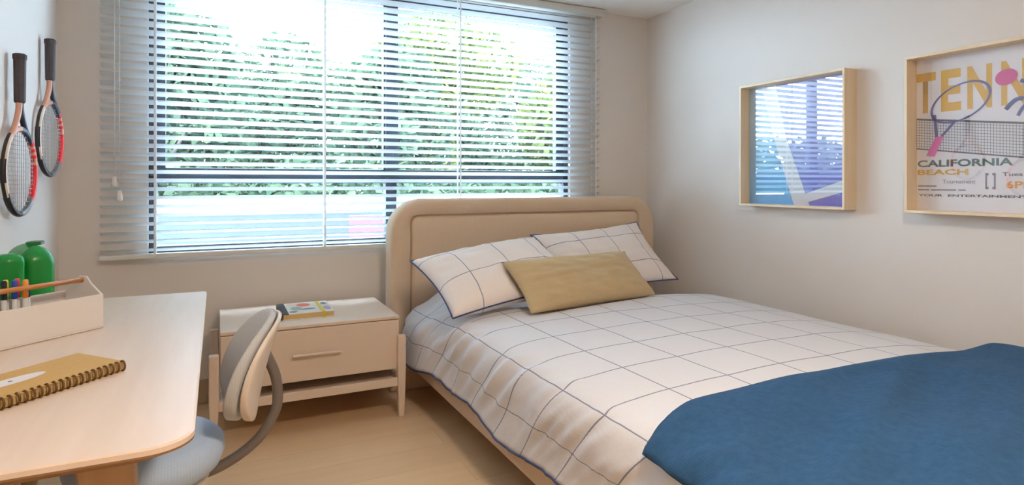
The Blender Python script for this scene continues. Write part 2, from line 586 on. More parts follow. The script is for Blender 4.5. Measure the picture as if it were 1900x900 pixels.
def tree(label, x, y, h, w, mat, seed, n=6500):
    rnd = random.Random(seed)
    t = thing('garden_tree', label, 'tree', (x, y, -0.30), group='trees beyond the window')
    blobs = []
    for k in range(9):
        a = rnd.uniform(0, 2 * PI); q = w * rnd.uniform(0.1, 0.6)
        blobs.append((x + q * math.cos(a), y + q * 0.7 * math.sin(a), h * rnd.uniform(0.22, 0.86), w * rnd.uniform(0.36, 0.55), rnd.uniform(0.8, 1.1)))
    obj('crown', crown(blobs, n, 0.10, rnd), mat, t)
    bm = bmesh.new()
    tube(bm, smooth_path([(x, y, -0.30), (x + 0.05, y, h * 0.25), (x - 0.04, y + 0.05, h * 0.55), (x, y, h * 0.8)]), [0.11 - 0.08 * i / 18 for i in range(19)], 9)
    for k in range(3):
        a = rnd.uniform(0, 2 * PI)
        tube(bm, [(x, y, h * (0.25 + 0.1 * k)), (x + 0.4 * w * math.cos(a), y + 0.4 * w * math.sin(a), h * (0.5 + 0.1 * k))], [0.05, 0.02], 7)
    obj('trunk', bm, m_bark, t)

tree('cool green leafy tree at the left end of the window view', -0.9, 10.4, 3.9, 1.5, m_leaf_a, 1)
tree('tall cool green tree behind the left pane, second from the left', 1.0, 13.6, 4.9, 1.7, m_leaf_a, 2)
tree('mid green tree just left of the window mullion', 2.5, 10.4, 3.9, 1.35, m_leaf_a, 3)
tree('tall yellow green tree right of the window mullion', 4.9, 13.6, 5.4, 1.8, m_leaf_b, 4)
tree('low yellow green tree below the white house wall', 6.2, 10.3, 3.1, 1.4, m_leaf_b, 5)
tree('slim cool green tree filling the gap behind the right pane', 4.55, 10.9, 2.8, 0.62, m_leaf_a, 8)
tree('cool green tree at the right end of the window view', 8.8, 13.2, 3.4, 1.6, m_leaf_a, 6)
rnd = random.Random(12)
hb = []
for k in range(27):
    x = -10.5 + 0.72 * k
    tall = 1.0 if x < -2.4 else 0.0
    hb.append((x, 8.35 + 0.06 * (k % 3), 0.58 + 0.28 * rnd.random(), 0.70, 1.0))
    if tall:
        hb.append((x + 0.3, 8.35, 1.32 + 0.16 * rnd.random(), 0.62, 1.0))
tag(obj('hedge', crown(hb, 24000, 0.095, rnd), m_leaf_a), 'long dark green hedge behind the white garden wall', 'hedge', kind='stuff')
tb = []
for k in range(34):
    x = -4.0 + 0.55 * k
    top = 3.3 + 0.5 * math.sin(x * 0.9) + 0.4 * rnd.random() + (0.5 if x > 3.5 else 0.0)
    for q in range(3):
        tb.append((x + rnd.uniform(-0.3, 0.3), 16.6 + rnd.uniform(-0.5, 0.5), top * (0.25 + 0.33 * q), 0.95, 1.0))
tag(obj('treeline', crown(tb, 26000, 0.13, rnd), m_leaf_c), 'pale green line of distant foliage behind the garden trees', 'trees', kind='stuff')

# pale low wall running away to the right, blue grey below a white coping
A = Vector((-2.0, 6.7, 0)); B = Vector((7.2, 7.2, 0))
gw = thing('garden_wall', 'low garden wall with bright white band and blue grey base', 'wall', (A.x, A.y, -0.30))
d = (B - A).normalized(); nrm = Vector((-d.y, d.x, 0)); L = (B - A).length
bm = bmesh.new(); obox(bm, (A + B) / 2 + Vector((0, 0, 0.30)), d, nrm, (0, 0, 1), L / 2, 0.08, 0.60)
obj('wall_base', bm, plain('blue_grey_render', srgb(24, 32, 42), 0.8, var=0.35, nscale=3), gw)
bm = bmesh.new(); obox(bm, (A + B) / 2 + Vector((0, 0, 0.975)), d, nrm, (0, 0, 1), L / 2 + 0.02, 0.10, 0.075)
obj('coping', bm, plain('white_render', srgb(244, 244, 242), 0.7, var=0.02), gw, bevel=0.01)
sg = thing('notice_board', 'red notice board standing before the pale garden wall', 'sign', (1.46, 6.4, -0.30))
obj('board', new_box(1.225, 1.70, 6.36, 6.39, 0.64, 0.86), flat('sign_red', 104, 14, 20), sg, bevel=0.004)
for sx in (1.30, 1.62):
    obj('post', new_box(sx - 0.02, sx + 0.02, 6.39, 6.43, -0.30, 0.84), m_white_plastic, sg)
hs = thing('garden_house', 'white house wall with flat roof beyond the trees', 'house', (11.0, 20.5, -0.30))
obj('wall', new_box(8.7, 14.2, 20.0, 26, -0.30, 6.3), plain('white_house_render', srgb(240, 240, 240), 0.8, var=0.02, nscale=2), hs)
obj('roof', new_box(8.5, 14.4, 19.8, 26.2, 6.3, 6.55), plain('grey_roof', srgb(200, 204, 210), 0.8), hs, bevel=0.02)

# ---------------------------------------------------------------- venetian blind
BY = 3.672
blind = thing('venetian_blind', 'white horizontal slat blind hanging across the wide window', 'blind', (0.97, BY, 2.39))
obj('headrail', new_box(-0.565, 2.50, BY - 0.035, BY + 0.035, 2.387, 2.436), m_blind_rail, blind, bevel=0.004)
PITCH, TILT, SW = 0.0451, math.radians(23), 0.050
bm = bmesh.new()
nsl = 34
for k in range(nsl):
    z = 0.838 + 0.012 + PITCH * k
    prof = []
    for q in range(7):
        u = (q / 6 - 0.5) * SW
        crownz = 0.0035 * (1 - (2 * u / SW) ** 2)
        # room edge (towards -y) raised
        y = BY + u * math.cos(TILT) + crownz * math.sin(TILT)
        zz = z - u * math.sin(TILT) + crownz * math.cos(TILT)
        prof.append((y, zz))
    loop_a = [( -0.53, y, zz + 0.0008) for y, zz in prof] + [(-0.53, y, zz - 0.0008) for y, zz in reversed(prof)]
    loop_b = [(2.466, p[1], p[2]) for p in loop_a]
    loft(bm, [loop_a, loop_b])
obj('slats', bm, m_blind, blind)
obj('bottom_rail', new_box(-0.53, 2.466, BY - 0.026, BY + 0.026, 0.806, 0.830), m_blind_rail, blind, bevel=0.004)
for x in (-0.288, 0.564, 1.40, 2.426):
    bm = bmesh.new()
    for yy in (BY - 0.027, BY + 0.027):
        box(bm, x - 0.005, x + 0.005, yy - 0.0008, yy + 0.0008, 0.82, 2.39)
    for k in range(nsl):
        z = 0.838 + 0.006 + PITCH * k
        box(bm, x - 0.001, x + 0.001, BY - 0.027, BY + 0.027, z - 0.0265 * 0 - 0.012, z - 0.011)
    obj('ladder_tape', bm, m_cord, blind)
for x, z in ((-0.462, 1.225), (-0.440, 1.155)):
    bm = bmesh.new(); tube(bm, [(x, BY - 0.045, 2.388), (x, BY - 0.045, z)], 0.0022, 6)
    c = obj('lift_cord', bm, m_cord, blind)
    bm = bmesh.new(); lathe(bm, [(0.004, 0.05), (0.009, 0.045), (0.014, 0.01), (0.013, 0.0), (0.006, -0.004)][::-1], (x, BY - 0.045, z - 0.045), 12)
    obj('tassel', bm, m_white_plastic, c)

# ---------------------------------------------------------------- lamp (above and behind the viewpoint, in the ceiling)
def ceiling_lamp(x, y, label):
    t = thing('ceiling_light', label, 'ceiling light', (x, y, ZC), group='round ceiling lights')
    bm = bmesh.new(); lathe(bm, [(0.17, -0.03), (0.19, -0.03), (0.20, -0.015), (0.20, 0.0)], (x, y, ZC), 32)
    obj('rim', bm, m_white_plastic, t)
    s = MATS.get('lamp_diffuser')
    if s is None:
        k = N('lamp_diffuser')
        k.b.inputs['Base Color'].default_value = (0.9, 0.9, 0.9, 1)
        k.b.inputs['Emission Color'].default_value = LAMP_COLOR + (1,)
        k.b.inputs['Emission Strength'].default_value = 4.0
        s = k.m
    bm = bmesh.new(); lathe(bm, [(0.08, -0.042), (0.15, -0.036), (0.17, -0.03)], (x, y, ZC), 32)
    obj('diffuser', bm, s, t)
    ld = bpy.data.lights.new('ceiling_light_lamp', 'AREA')
    ld.shape = 'DISK'; ld.size = 0.34; ld.energy = LAMP_POWER; ld.color = LAMP_COLOR
    lo = bpy.data.objects.new('lamp', ld); COL.objects.link(lo)
    lo.parent = t; lo.location = (0, 0, -0.05)
ceiling_lamp(0.75, 0.30, 'round white ceiling light in the middle of the ceiling')

# ---------------------------------------------------------------- bed
bed = thing('bed', 'wide bed with tan upholstered headboard with rounded corners', 'bed', (1.85, 1.9, 0))
HX0, HX1, HZ1 = 0.893, 2.770, 1.104
HF, HBK = 3.42, 3.575
FOOT = 0.36
out = rrect(HX0, HX1, 0.0, HZ1, (0.01, 0.01, 0.185, 0.20), 12)
def ring_loops(o_in, ya, yb, e):
    """outline pulled in by e at the two faces, for a soft rounded edge"""
    cx = sum(p[0] for p in o_in) / len(o_in); cz = sum(p[1] for p in o_in) / len(o_in)
    def shr(p, d):
        k = []
        hx = (HX1 - HX0) / 2; hz = HZ1 / 2
        return ((p[0] - (HX0 + HX1) / 2) * (1 - d / hx) + (HX0 + HX1) / 2, max(0.0, (p[1] - hz) * (1 - d / hz) + hz))
    loops = []
    for d, y in ((e, yb), (e * 0.3, yb - e * 0.3), (0, yb - e), (0, ya + e), (e * 0.3, ya + e * 0.3), (e, ya)):
        loops.append([(shr(p, d)[0], y, shr(p, d)[1]) for p in o_in])
    return loops
inner = rrect(1.012, 2.628, 0.24, 1.006, (0.01, 0.01, 0.045, 0.045), 12)
bm = bmesh.new()
lp = ring_loops(out, HF, HBK, 0.028)
lp.append([(p[0], HF, p[1]) for p in rrect(1.000, 2.640, 0.23, 1.018, (0.012, 0.012, 0.052, 0.052), 12)])
lp.append([(p[0], HF + 0.008, p[1]) for p in rrect(1.006, 2.634, 0.236, 1.012, (0.01, 0.01, 0.05, 0.05), 12)])
lp.append([(p[0], HF + 0.022, p[1]) for p in rrect(1.008, 2.632, 0.238, 1.010, (0.01, 0.01, 0.048, 0.048), 12)])
loft(bm, lp, smooth=True)
obj('headboard', bm, m_headboard, bed)
bm = bmesh.new()
pl = []
for d, y in ((0.0, HF + 0.02), (0.0, HF + 0.012), (0.006, HF + 0.004), (0.018, HF - 0.001), (0.10, HF - 0.006)):
    pl.append([(p[0], y, p[1]) for p in rrect(1.014 + d, 2.626 - d, 0.245 + d, 1.003 - d, [0.01] * 2 + [max(0.012, 0.044 - d * 0.3)] * 2, 12)])
loft(bm, pl, cap0=True, smooth=True)
obj('headboard_panel', bm, m_headboard, bed)
obj('side_rail', new_box(0.998, 1.040, FOOT, HF, 0.145, 0.300), m_headboard, bed, bevel=0.008)
obj('side_rail', new_box(2.720, 2.760, FOOT, HF, 0.145, 0.300), m_headboard, bed, bevel=0.008)
obj('foot_rail', new_box(1.040, 2.720, FOOT, FOOT + 0.04, 0.145, 0.300), m_headboard, bed, bevel=0.008)
obj('slat_base', new_box(1.040, 2.720, FOOT + 0.04, HF, 0.17, 0.25), m_birch_leg, bed)
for x, y in ((1.16, FOOT + 0.14), (2.6, FOOT + 0.14), (1.16, HF - 0.3), (2.6, HF - 0.3)):
    bm = bmesh.new(); lathe(bm, [(0.022, 0), (0.03, 0.145)], (x, y, 0), 16)
    obj('leg', bm, m_birch_leg, bed)
tag(obj('mattress', new_box(1.07, 2.66, FOOT + 0.06, HF - 0.02, 0.255, 0.425), m_mattress, bevel=0.05, seg=4), 'pale mattress on the tan bed under the checked duvet', 'mattress')

# duvet profile (x, z) by arc length, starting at the near hem
prof = smooth_path([(0.962, 0, 0.212), (0.972, 0, 0.30), (0.978, 0, 0.38), (0.985, 0, 0.46), (1.012, 0, 0.522), (1.08, 0, 0.553), (1.25, 0, 0.570),
                    (1.6, 0, 0.582), (1.95, 0, 0.585), (2.3, 0, 0.575), (2.55, 0, 0.553), (2.70, 0, 0.520), (2.785, 0, 0.468), (2.80, 0, 0.38), (2.80, 0, 0.30)], 8)
arc = [0.0]
for a, b in zip(prof, prof[1:]):
    arc.append(arc[-1] + (b - a).length)
def prof_at(s):
    s = min(max(s, 0), arc[-1] - 1e-6)
    lo = 0
    hi = len(arc) - 1
    while hi - lo > 1:
        md = (lo + hi) // 2
        if arc[md] <= s: lo = md
        else: hi = md
    t = (s - arc[lo]) / (arc[lo + 1] - arc[lo])
    p = prof[lo].lerp(prof[lo + 1], t)
    tg = (prof[lo + 1] - prof[lo]).normalized()
    return p, Vector((-tg.z, 0, tg.x))
# arc length where the near check line (x = 1.01) runs
S_LINE = min(range(len(prof)), key=lambda i: abs(prof[i].x - 1.012) + (0 if prof[i].z > 0.5 else 9))
S_LINE = arc[S_LINE]
def sstep(a, b, x):
    t = min(1, max(0, (x - a) / (b - a)))
    return t * t * (3 - 2 * t)
def folds(s, y):
    """cloth folds that run diagonally up the hanging side"""
    f = 0.0
    wx = noise.noise(Vector((y * 1.3, s * 2.0, 3.1)))
    ph = (y + 0.95 * s + 0.10 * wx) / 0.135
    a = math.sin(2 * PI * ph + 2.2 * noise.noise(Vector((y * 2.1, s * 1.5, 7.7))))
    ridge = 1 - abs(noise.noise(Vector(((y + 0.9 * s) * 7.5, s * 1.8, 1.0)))) * 2.4
    side = sstep(0.44, 0.14, s) * (0.35 + 0.65 * sstep(0.02, 0.20, s))
    amp = 0.5 + 0.9 * noise.noise(Vector((y * 1.7, 0.0, 5.0)))
    f += side * (0.0095 * a * max(0.25, amp) + 0.017 * ridge + 0.009 * (1 - abs(noise.noise(Vector(((y + 1.1 * s) * 15, s * 2.6, 6.0)))) * 2.4))
    top = sstep(0.35, 0.65, s)
    f += top * (0.007 * noise.noise(Vector((s * 2.2, y * 2.0, 0.4))) + 0.0035 * noise.noise(Vector((s * 6, y * 5.0, 2.4))))
    return f
DY0, DY1 = FOOT - 0.02, 3.36
CU = dict(corner=(1.312, 2.512, 0.590), r=(0.846, 0.138, 0.0), up=(-0.04, 0.22, 0.195), w=0.86, h=0.325, t=0.13, pinch=0.05, power=3.0)
CR = Vector(CU['r']).normalized()
CUP = Vector(CU['up']); CUP = (CUP - CR * CUP.dot(CR)).normalized()
CNN = CR.cross(CUP).normalized()
if CNN.y > 0: CNN = -CNN
CC = Vector(CU['corner']) + CR * CU['w'] / 2 + CUP * CU['h'] / 2
def press(p):
    """cloth that gives way behind the cushion resting on it"""
    v = p - CC
    x, y, d = v.dot(CR), v.dot(CUP), v.dot(CNN)
    hw, hh = CU['w'] / 2, CU['h'] / 2
    out_ = math.hypot(max(0, abs(x) - hw), max(0, abs(y) - hh))
    if out_ > 0.12 or d > 0.16:
        return p
    s_, q_ = min(1, abs(x) / hw), min(1, abs(y) / hh)
    e = (max(0, 1 - s_ ** 3) * max(0, 1 - q_ ** 3)) ** 0.5
    lim = -CU['t'] / 2 * e - 0.010 + out_ * 1.3
    return p - CNN * (d - lim) if d > lim else p
def duvet_pt(s, y, lift=0.0):
    # the hem wanders
    hem = 0.016 * math.sin(y * 5.1 + 0.6) + 0.010 * math.sin(y * 11.3) + 0.02 * noise.noise(Vector((y * 2.4, 1.0, 0))) - 0.012 * (y - 2.2)
    s2 = s + hem * sstep(0.30, 0.0, s)
    p, n = prof_at(max(0.0, s2 + 0.03)) if False else prof_at(s2 + 0.035)
    p = p.copy(); p.y = y
    if y > 2.66:      # the head end sinks under the pillows
        p.z -= 0.06 * sstep(2.68, 2.95, y) * sstep(0.40, 0.7, s) * sstep(2.25, 2.0, s)
        p.z -= 0.03 * sstep(2.9, 3.36, y) * sstep(0.15, 0.45, s)
    g = sstep(2.55, 3.15, y)
    p.z -= 0.040 * g * math.exp(-((s - 0.31) / 0.10) ** 2)
    p.z += 0.075 * sstep(2.75, 3.1, y) * math.exp(-((s - 0.55) / 0.16) ** 2)
    p.x -= 0.028 * g * sstep(0.34, 0.12, s)
    return press(p + n * (folds(s, y) + lift)) if y > 2.3 else p + n * (folds(s, y) + lift)
STOT = arc[-1] - 0.04
def duvet_uv(a, b):
    d = a * STOT + 0.035 - S_LINE
    y = DY0 + b * (DY1 - DY0)
    if d < 0:        # the cloth hangs bunched and askew down the side
        return (d * 1.5, y + 0.75 * d + 0.08 * d * noise.noise(Vector((y * 3, d * 4, 0))))
    return (d, y)
bm = bmesh.new()
NU, NV = 150, 300
grid(bm, lambda a, b: duvet_pt(a * STOT, DY0 + b * (DY1 - DY0)), NU, NV,
     duvet_uv)
duvet = obj('duvet', bm, m_duvet, smooth=True)
so = duvet.modifiers.new('thickness', 'SOLIDIFY'); so.thickness = 0.012; so.offset = -1
tag(duvet, 'white duvet with thin navy window-pane check spread over the bed', 'duvet')
bm = bmesh.new()
tube(bm, [duvet_pt(0.0, DY0 + b / 200 * (DY1 - DY0)) + Vector((0.002, 0, -0.002)) for b in range(201)], 0.0055, 8)
obj('piping', bm, m_navy, duvet)

# throw across the foot of the bed
TS0, TS1 = 0.255, STOT - 0.10
TYH = 1.285
def throw_pt(a, b):
    s = TS0 + a * (TS1 - TS0)
    y0 = TYH + 0.015 * math.sin(s * 3.0) + 0.01 * noise.noise(Vector((s * 3, 0, 9))) - 0.05 * sstep(0.12, 0.0, a)
    y = y0 - b * (TYH - (FOOT - 0.0))
    p = duvet_pt(s - 0.05 * b * sstep(0.3, 0, a), y, 0.0)
    _, n = prof_at(s + 0.035)
    lift = 0.016
    edge = math.exp(-((b - 0.035) / 0.045) ** 2)
    lift += 0.012 * edge * (0.6 + noise.noise(Vector((s * 2.5, 4.0, 0))))
    # slack diagonal folds
    q = s * 0.9 + (TYH - y) * 1.9
    lift += 0.018 * (1 - abs(noise.noise(Vector((q * 2.4, s * 0.7, 11.0)))) * 2.0) * sstep(0.0, 0.2, b)
    lift += 0.014 * noise.noise(Vector((s * 3.1, y * 3.7, 21.0)))
    lift += 0.030 * math.exp(-((s - 1.93) / 0.16) ** 2) * sstep(0.5, 0.0, b)
    # dimple near the hanging corner
    lift -= 0.024 * math.exp(-(((a - 0.055) / 0.03) ** 2 + ((b - 0.10) / 0.05) ** 2))
    return p + n * max(0.008, lift)
bm = bmesh.new()
grid(bm, throw_pt, 150, 90, lambda a, b: (a * (TS1 - TS0), b * 0.95))
thr = obj('throw_blanket', bm, m_throw, smooth=True)
so = thr.modifiers.new('thickness', 'SOLIDIFY'); so.thickness = 0.009; so.offset = 1
tag(thr, 'navy blue knitted throw folded across the foot of the bed', 'throw blanket')

# pillows
def pillow(name, label, cat, corner, r, up, w, h, t, mats, group=None, pinch=0.05, piping=None, n=40, seed=1, uv_off=(0, 0), power=2.6, soft=None):
    r = Vector(r).normalized(); up = Vector(up); up = (up - r * up.dot(r)).normalized()
    nn = r.cross(up).normalized()
    if nn.y > 0: nn = -nn
    c = Vector(corner) + r * w / 2 + up * h / 2
    def pt(a, b, side):
        s, q = 2 * a - 1, 2 * b - 1
        x = s * w / 2 * (1 - pinch * (1 - q * q))
        y = q * h / 2 * (1 - pinch * 1.2 * (1 - s * s))
        e = (max(0, 1 - abs(s) ** power) * max(0, 1 - abs(q) ** power)) ** 0.5
        z = side * t / 2 * e
        z += e * 0.010 * noise.noise(Vector((s * 2.2 + seed, q * 2.2, side)))
        z += min(1, e * 2) * 0.006 * noise.noise(Vector((s * 5 + seed * 3, q * 5, side)))
        return soft(c + r * x + up * y + nn * z) if soft else c + r * x + up * y + nn * z
    bm = bmesh.new()
    uf = lambda a, b: (a * w + uv_off[0], b * h + uv_off[1])
    grid(bm, lambda a, b: pt(a, b, 1), n, n, uf)
    grid(bm, lambda a, b: pt(a, b, -1), n, n, uf)
    bmesh.ops.remove_doubles(bm, verts=bm.verts, dist=0.0004)
    o = obj(name, bm, mats, smooth=True)
    tag(o, label, cat, group)
    if piping:
        bm = bmesh.new()
        k = 40
        per = [pt(i / k, 0, 0) for i in range(k)] + [pt(1, i / k, 0) for i in range(k)] + [pt(1 - i / k, 1, 0) for i in range(k)] + [pt(0, 1 - i / k, 0) for i in range(k)]
        tube(bm, per, 0.004, 7, closed=True)
        obj('piping', bm, piping, o)
    return o
pillow('pillow', 'white checked pillow with navy piping on the nightstand side of the bed', 'pillow', (0.962, 2.605, 0.584), (0.760, 0.065, 0.088), (0.0, 0.46, 0.215), 0.77, 0.51, 0.19, m_pillow_cloth,
       'checked bed pillows', piping=m_navy, seed=1, uv_off=(0.10, 0.05), pinch=0.075, soft=press)
pillow('pillow', 'white checked pillow with navy piping beside the right wall', 'pillow', (1.765, 2.935, 0.540), (0.78, 0.06, 0.048), (-0.09, 0.34, 0.325), 0.85, 0.495, 0.15, m_pillow_cloth,
       'checked bed pillows', piping=m_navy, seed=5, uv_off=(0.02, 0.12), pinch=0.095, soft=press)
pillow('lumbar_cushion', 'olive tan oblong cushion propped on the two white pillows', 'cushion', CU['corner'], CU['r'], CU['up'], CU['w'], CU['h'], CU['t'], m_cushion,
       pinch=0.05, seed=9, power=3.0)

# ---------------------------------------------------------------- nightstand
ns = thing('nightstand', 'pale nightstand with one drawer and open shelf beside the bed', 'nightstand', (0.43, 3.36, 0))
NX0, NX1, NY0, NY1 = 0.013, 0.848, 3.085, 3.655
NZ0, NZ1 = 0.243, 0.515
bm = bmesh.new()
box(bm, NX0, NX1, NY0 + 0.02, NY1, NZ0, NZ0 + 0.016)
box(bm, NX0, NX0 + 0.018, NY0 + 0.02, NY1, NZ0 + 0.016, NZ1 - 0.018)
box(bm, NX1 - 0.018, NX1, NY0 + 0.02, NY1, NZ0 + 0.016, NZ1 - 0.018)
box(bm, NX0, NX1, NY1 - 0.012, NY1, NZ0 + 0.016, NZ1 - 0.018)
obj('carcass', bm, m_night, ns)
obj('top', new_box(NX0, NX1, NY0, NY1, NZ1 - 0.018, NZ1), m_night, ns, bevel=0.004)
dr = obj('drawer', new_box(NX0 + 0.002, NX1 - 0.002, NY0, NY0 + 0.018, NZ0, NZ1 - 0.021), m_night, ns, bevel=0.003)
bm = bmesh.new()
hl = rrect(-0.011, 0.011, -0.006, 0.006, (0.005,) * 4, 4)
loft(bm, [[(0.325, NY0 - 0.022 + p[0], 0.373 + p[1]) for p in hl], [(0.553, NY0 - 0.022 + p[0], 0.373 + p[1]) for p in hl]])
box(bm, 0.345, 0.36, NY0 - 0.016, NY0 + 0.001, 0.369, 0.377)
box(bm, 0.518, 0.533, NY0 - 0.016, NY0 + 0.001, 0.369, 0.377)
obj('handle', bm, m_night, dr)
for x, y in ((-0.012, 3.072), (0.853, 3.072), (-0.012, 3.625), (0.853, 3.625)):
    bm = bmesh.new()
    a, b = 0.021, 0.0145
    loft(bm, [[(x - b, y - b, 0), (x + b, y - b, 0), (x + b, y + b, 0), (x - b, y + b, 0)],
              [(x - a, y - a, 0.22), (x + a, y - a, 0.22), (x + a, y + a, 0.22), (x - a, y + a, 0.22)],
              [(x - a, y - a, 0.418), (x + a, y - a, 0.418), (x + a, y + a, 0.418), (x - a, y + a, 0.418)]])
    obj('leg', bm, m_night, ns, bevel=0.005)
obj('front_rail', new_box(0.008, 0.833, 3.062, 3.082, 0.160, 0.202), m_night, ns, bevel=0.003)
obj('shelf', new_box(0.010, 0.832, 3.082, 3.64, 0.168, 0.184), m_night, ns, bevel=0.002)
for x in (-0.012, 0.853):
    obj('side_rail', new_box(x - 0.010, x + 0.010, 3.093, 3.604, 0.165, 0.195), m_night, ns, bevel=0.002)

# picture book on the nightstand
bk = thing('picture_book', 'white picture book with colourful cover lying on the nightstand', 'book', (0.415, 3.37, NZ1), 0.0)
BX0, BX1, BYA, BYB, BZ0, BZ1 = 0.29, 0.545, 3.215, 3.50, NZ1, NZ1 + 0.030
obj('pages', new_box(BX0 + 0.008, BX1 - 0.004, BYA + 0.004, BYB - 0.004, BZ0 + 0.003, BZ1 - 0.003), flat('tan_pages', 200, 168, 112, 0.9), bk)
bm = bmesh.new()
box(bm, BX0 + 0.034, BX1, BYA, BYB, BZ1 - 0.003, BZ1)
box(bm, BX0, BX1, BYA, BYB, BZ0, BZ0 + 0.003)
cv = obj('cover', bm, flat('cover_white', 222, 220, 210), bk)
bm = bmesh.new()
box(bm, BX0 - 0.003, BX0 + 0.034, BYA, BYB, BZ1 - 0.003, BZ1 + 0.0004)
box(bm, BX0 - 0.003, BX0 + 0.004, BYA, BYB, BZ0, BZ1)
obj('spine', bm, flat('spine_dark', 62, 70, 74), bk)
bm = bmesh.new()
box(bm, BX1 - 0.062, BX1 - 0.044, BYA - 0.001, BYB + 0.001, BZ1, BZ1 + 0.001)
box(bm, BX1 - 0.062, BX1 - 0.044, BYA - 0.0012, BYA, BZ0, BZ1 + 0.001)
obj('band', bm, flat('band_yellow', 196, 178, 70), bk)
def disc(bm, c, rx, ry, ux=(1, 0, 0), uy=(0, 1, 0), n=24, mi=0):
    c, ux, uy = Vector(c), Vector(ux), Vector(uy)
    f = bm.faces.new([bm.verts.new(c + ux * rx * math.cos(2 * PI * k / n) + uy * ry * math.sin(2 * PI * k / n)) for k in range(n)])
    f.material_index = mi
pm = [flat('print_coral', 206, 108, 92), flat('print_sage', 160, 180, 170), flat('print_slate', 120, 132, 138), flat('print_lilac', 170, 156, 186), flat('print_blush', 222, 200, 180)]
zt = BZ1 + 0.0006
for (cx, cy, rx, ry, mi) in ((0.415, 3.425, 0.035, 0.045, 0), (0.425, 3.31, 0.04, 0.018, 2), (0.372, 3.34, 0.028, 0.05, 1), (0.35, 3.26, 0.02, 0.02, 2),
                             (0.36, 3.45, 0.025, 0.03, 4), (0.52, 3.30, 0.018, 0.05, 3), (0.52, 3.43, 0.015, 0.03, 2)):
    bm = bmesh.new()
    disc(bm, (cx, cy, zt), rx, ry)
    obj('printed_shape', bm, pm[mi], cv)

# ---------------------------------------------------------------- desk
DX0, DX1, DYA, DYB, DZ = -0.695, -0.037, 1.222, 2.893, 0.74
dk = thing('desk', 'pale birch desk with tapered legs against the left wall', 'desk', (-0.37, 2.05, 0))
def desk_loop(d, z):
    return [(p[0], p[1], z) for p in rrect(DX0, DX1 - d, DYA + d, DYB - d * 0.5, (0.02, 0.075, 0.012, 0.012), 10)]
bm = bmesh.new()
loft(bm, [desk_loop(0.004, DZ), desk_loop(0.0, DZ - 0.003), desk_loop(0.0, DZ - 0.012)], cap1=False)
for f in bm.faces: f.material_index = 0
R2 = loft(bm, [desk_loop(0.0, DZ - 0.012), desk_loop(0.0, DZ - 0.016), desk_loop(0.028, DZ - 0.032)], cap0=False, mi=1)
bmesh.ops.remove_doubles(bm, verts=bm.verts, dist=0.0002)
obj('tabletop', bm, [m_birch, m_birch_edge], dk)
for (tx, ty, fx, fy) in ((-0.188, 1.365, -0.12, 1.29), (-0.58, 1.365, -0.63, 1.29), (-0.188, 2.75, -0.12, 2.82), (-0.58, 2.75, -0.63, 2.82)):
    bm = bmesh.new()
    loops = []
    for t, rr in ((0.0, 0.020), (0.5, 0.031), (0.9, 0.044), (1.0, 0.047)):
        x = fx + (tx - fx) * t; y = fy + (ty - fy) * t; z = (DZ - 0.032) * t
        loops.append([(x + p[0] * rr, y + p[1] * rr, z) for p in rrect(-1, 1, -1, 1, (0.5,) * 4, 4)])
    loft(bm, loops, smooth=False)
    obj('leg', bm, m_birch_leg, dk, bevel=0.002)
bm = bmesh.new()
box(bm, -0.62, -0.60, 1.40, 2.72, 0.64, 0.707)
obj('back_rail', bm, m_birch_leg, dk, bevel=0.003)

# notebook
NBC = Vector((-0.199, 1.757, DZ))          # near right corner
NL = Vector((-0.685, -0.728, 0)).normalized(); NW = Vector((-0.655, 0.756, 0)).normalized()
NLEN, NWID = 0.30, 0.185
nb = thing('spiral_notebook', 'kraft covered spiral notebook lying on the desk', 'notebook', NBC)
def nb_box(l0, l1, w0, w1, z0, z1):
    bm = bmesh.new()
    vs = box(bm, l0, l1, w0, w1, z0, z1)
    for v in vs:
        p = v.co.copy(); v.co = NBC + NL * p.x + NW * p.y + Vector((0, 0, p.z))
    return bm
obj('back_cover', nb_box(0, NLEN, 0.004, NWID, 0.003, 0.005), m_kraft, nb)
obj('pages', nb_box(0.003, NLEN - 0.003, 0.006, NWID - 0.003, 0.005, 0.020), m_kraft_edge, nb)
obj('front_cover', nb_box(0, NLEN, 0.004, NWID, 0.020, 0.0225), m_kraft, nb, bevel=0.001)
bm = bmesh.new()
k = 20
for i in range(k):
    c = NBC + NL * (0.008 + (NLEN - 0.016) * i / (k - 1)) + NW * 0.004 + Vector((0, 0, 0.0135))
    tube(bm, [c + NW * 0.010 * math.cos(2 * PI * j / 14) * 0.95 + Vector((0, 0, 0.0118 * math.sin(2 * PI * j / 14))) for j in range(14)], 0.0024, 6, closed=True)
obj('spiral', bm, m_gold, nb)
bm = bmesh.new()
lc = NBC + NL * 0.205 + NW * 0.105 + Vector((0, 0, 0.0229))
disc(bm, lc, 0.075, 0.024, NL, NW, 32)
lb = obj('label_oval', bm, m_paper, nb)
bm = bmesh.new(); disc(bm, lc + Vector((0, 0, 0.0003)), 0.005, 0.004, NL, NW, 16)
obj('label_mark', bm, flat('ink_grey', 70, 72, 90), lb)

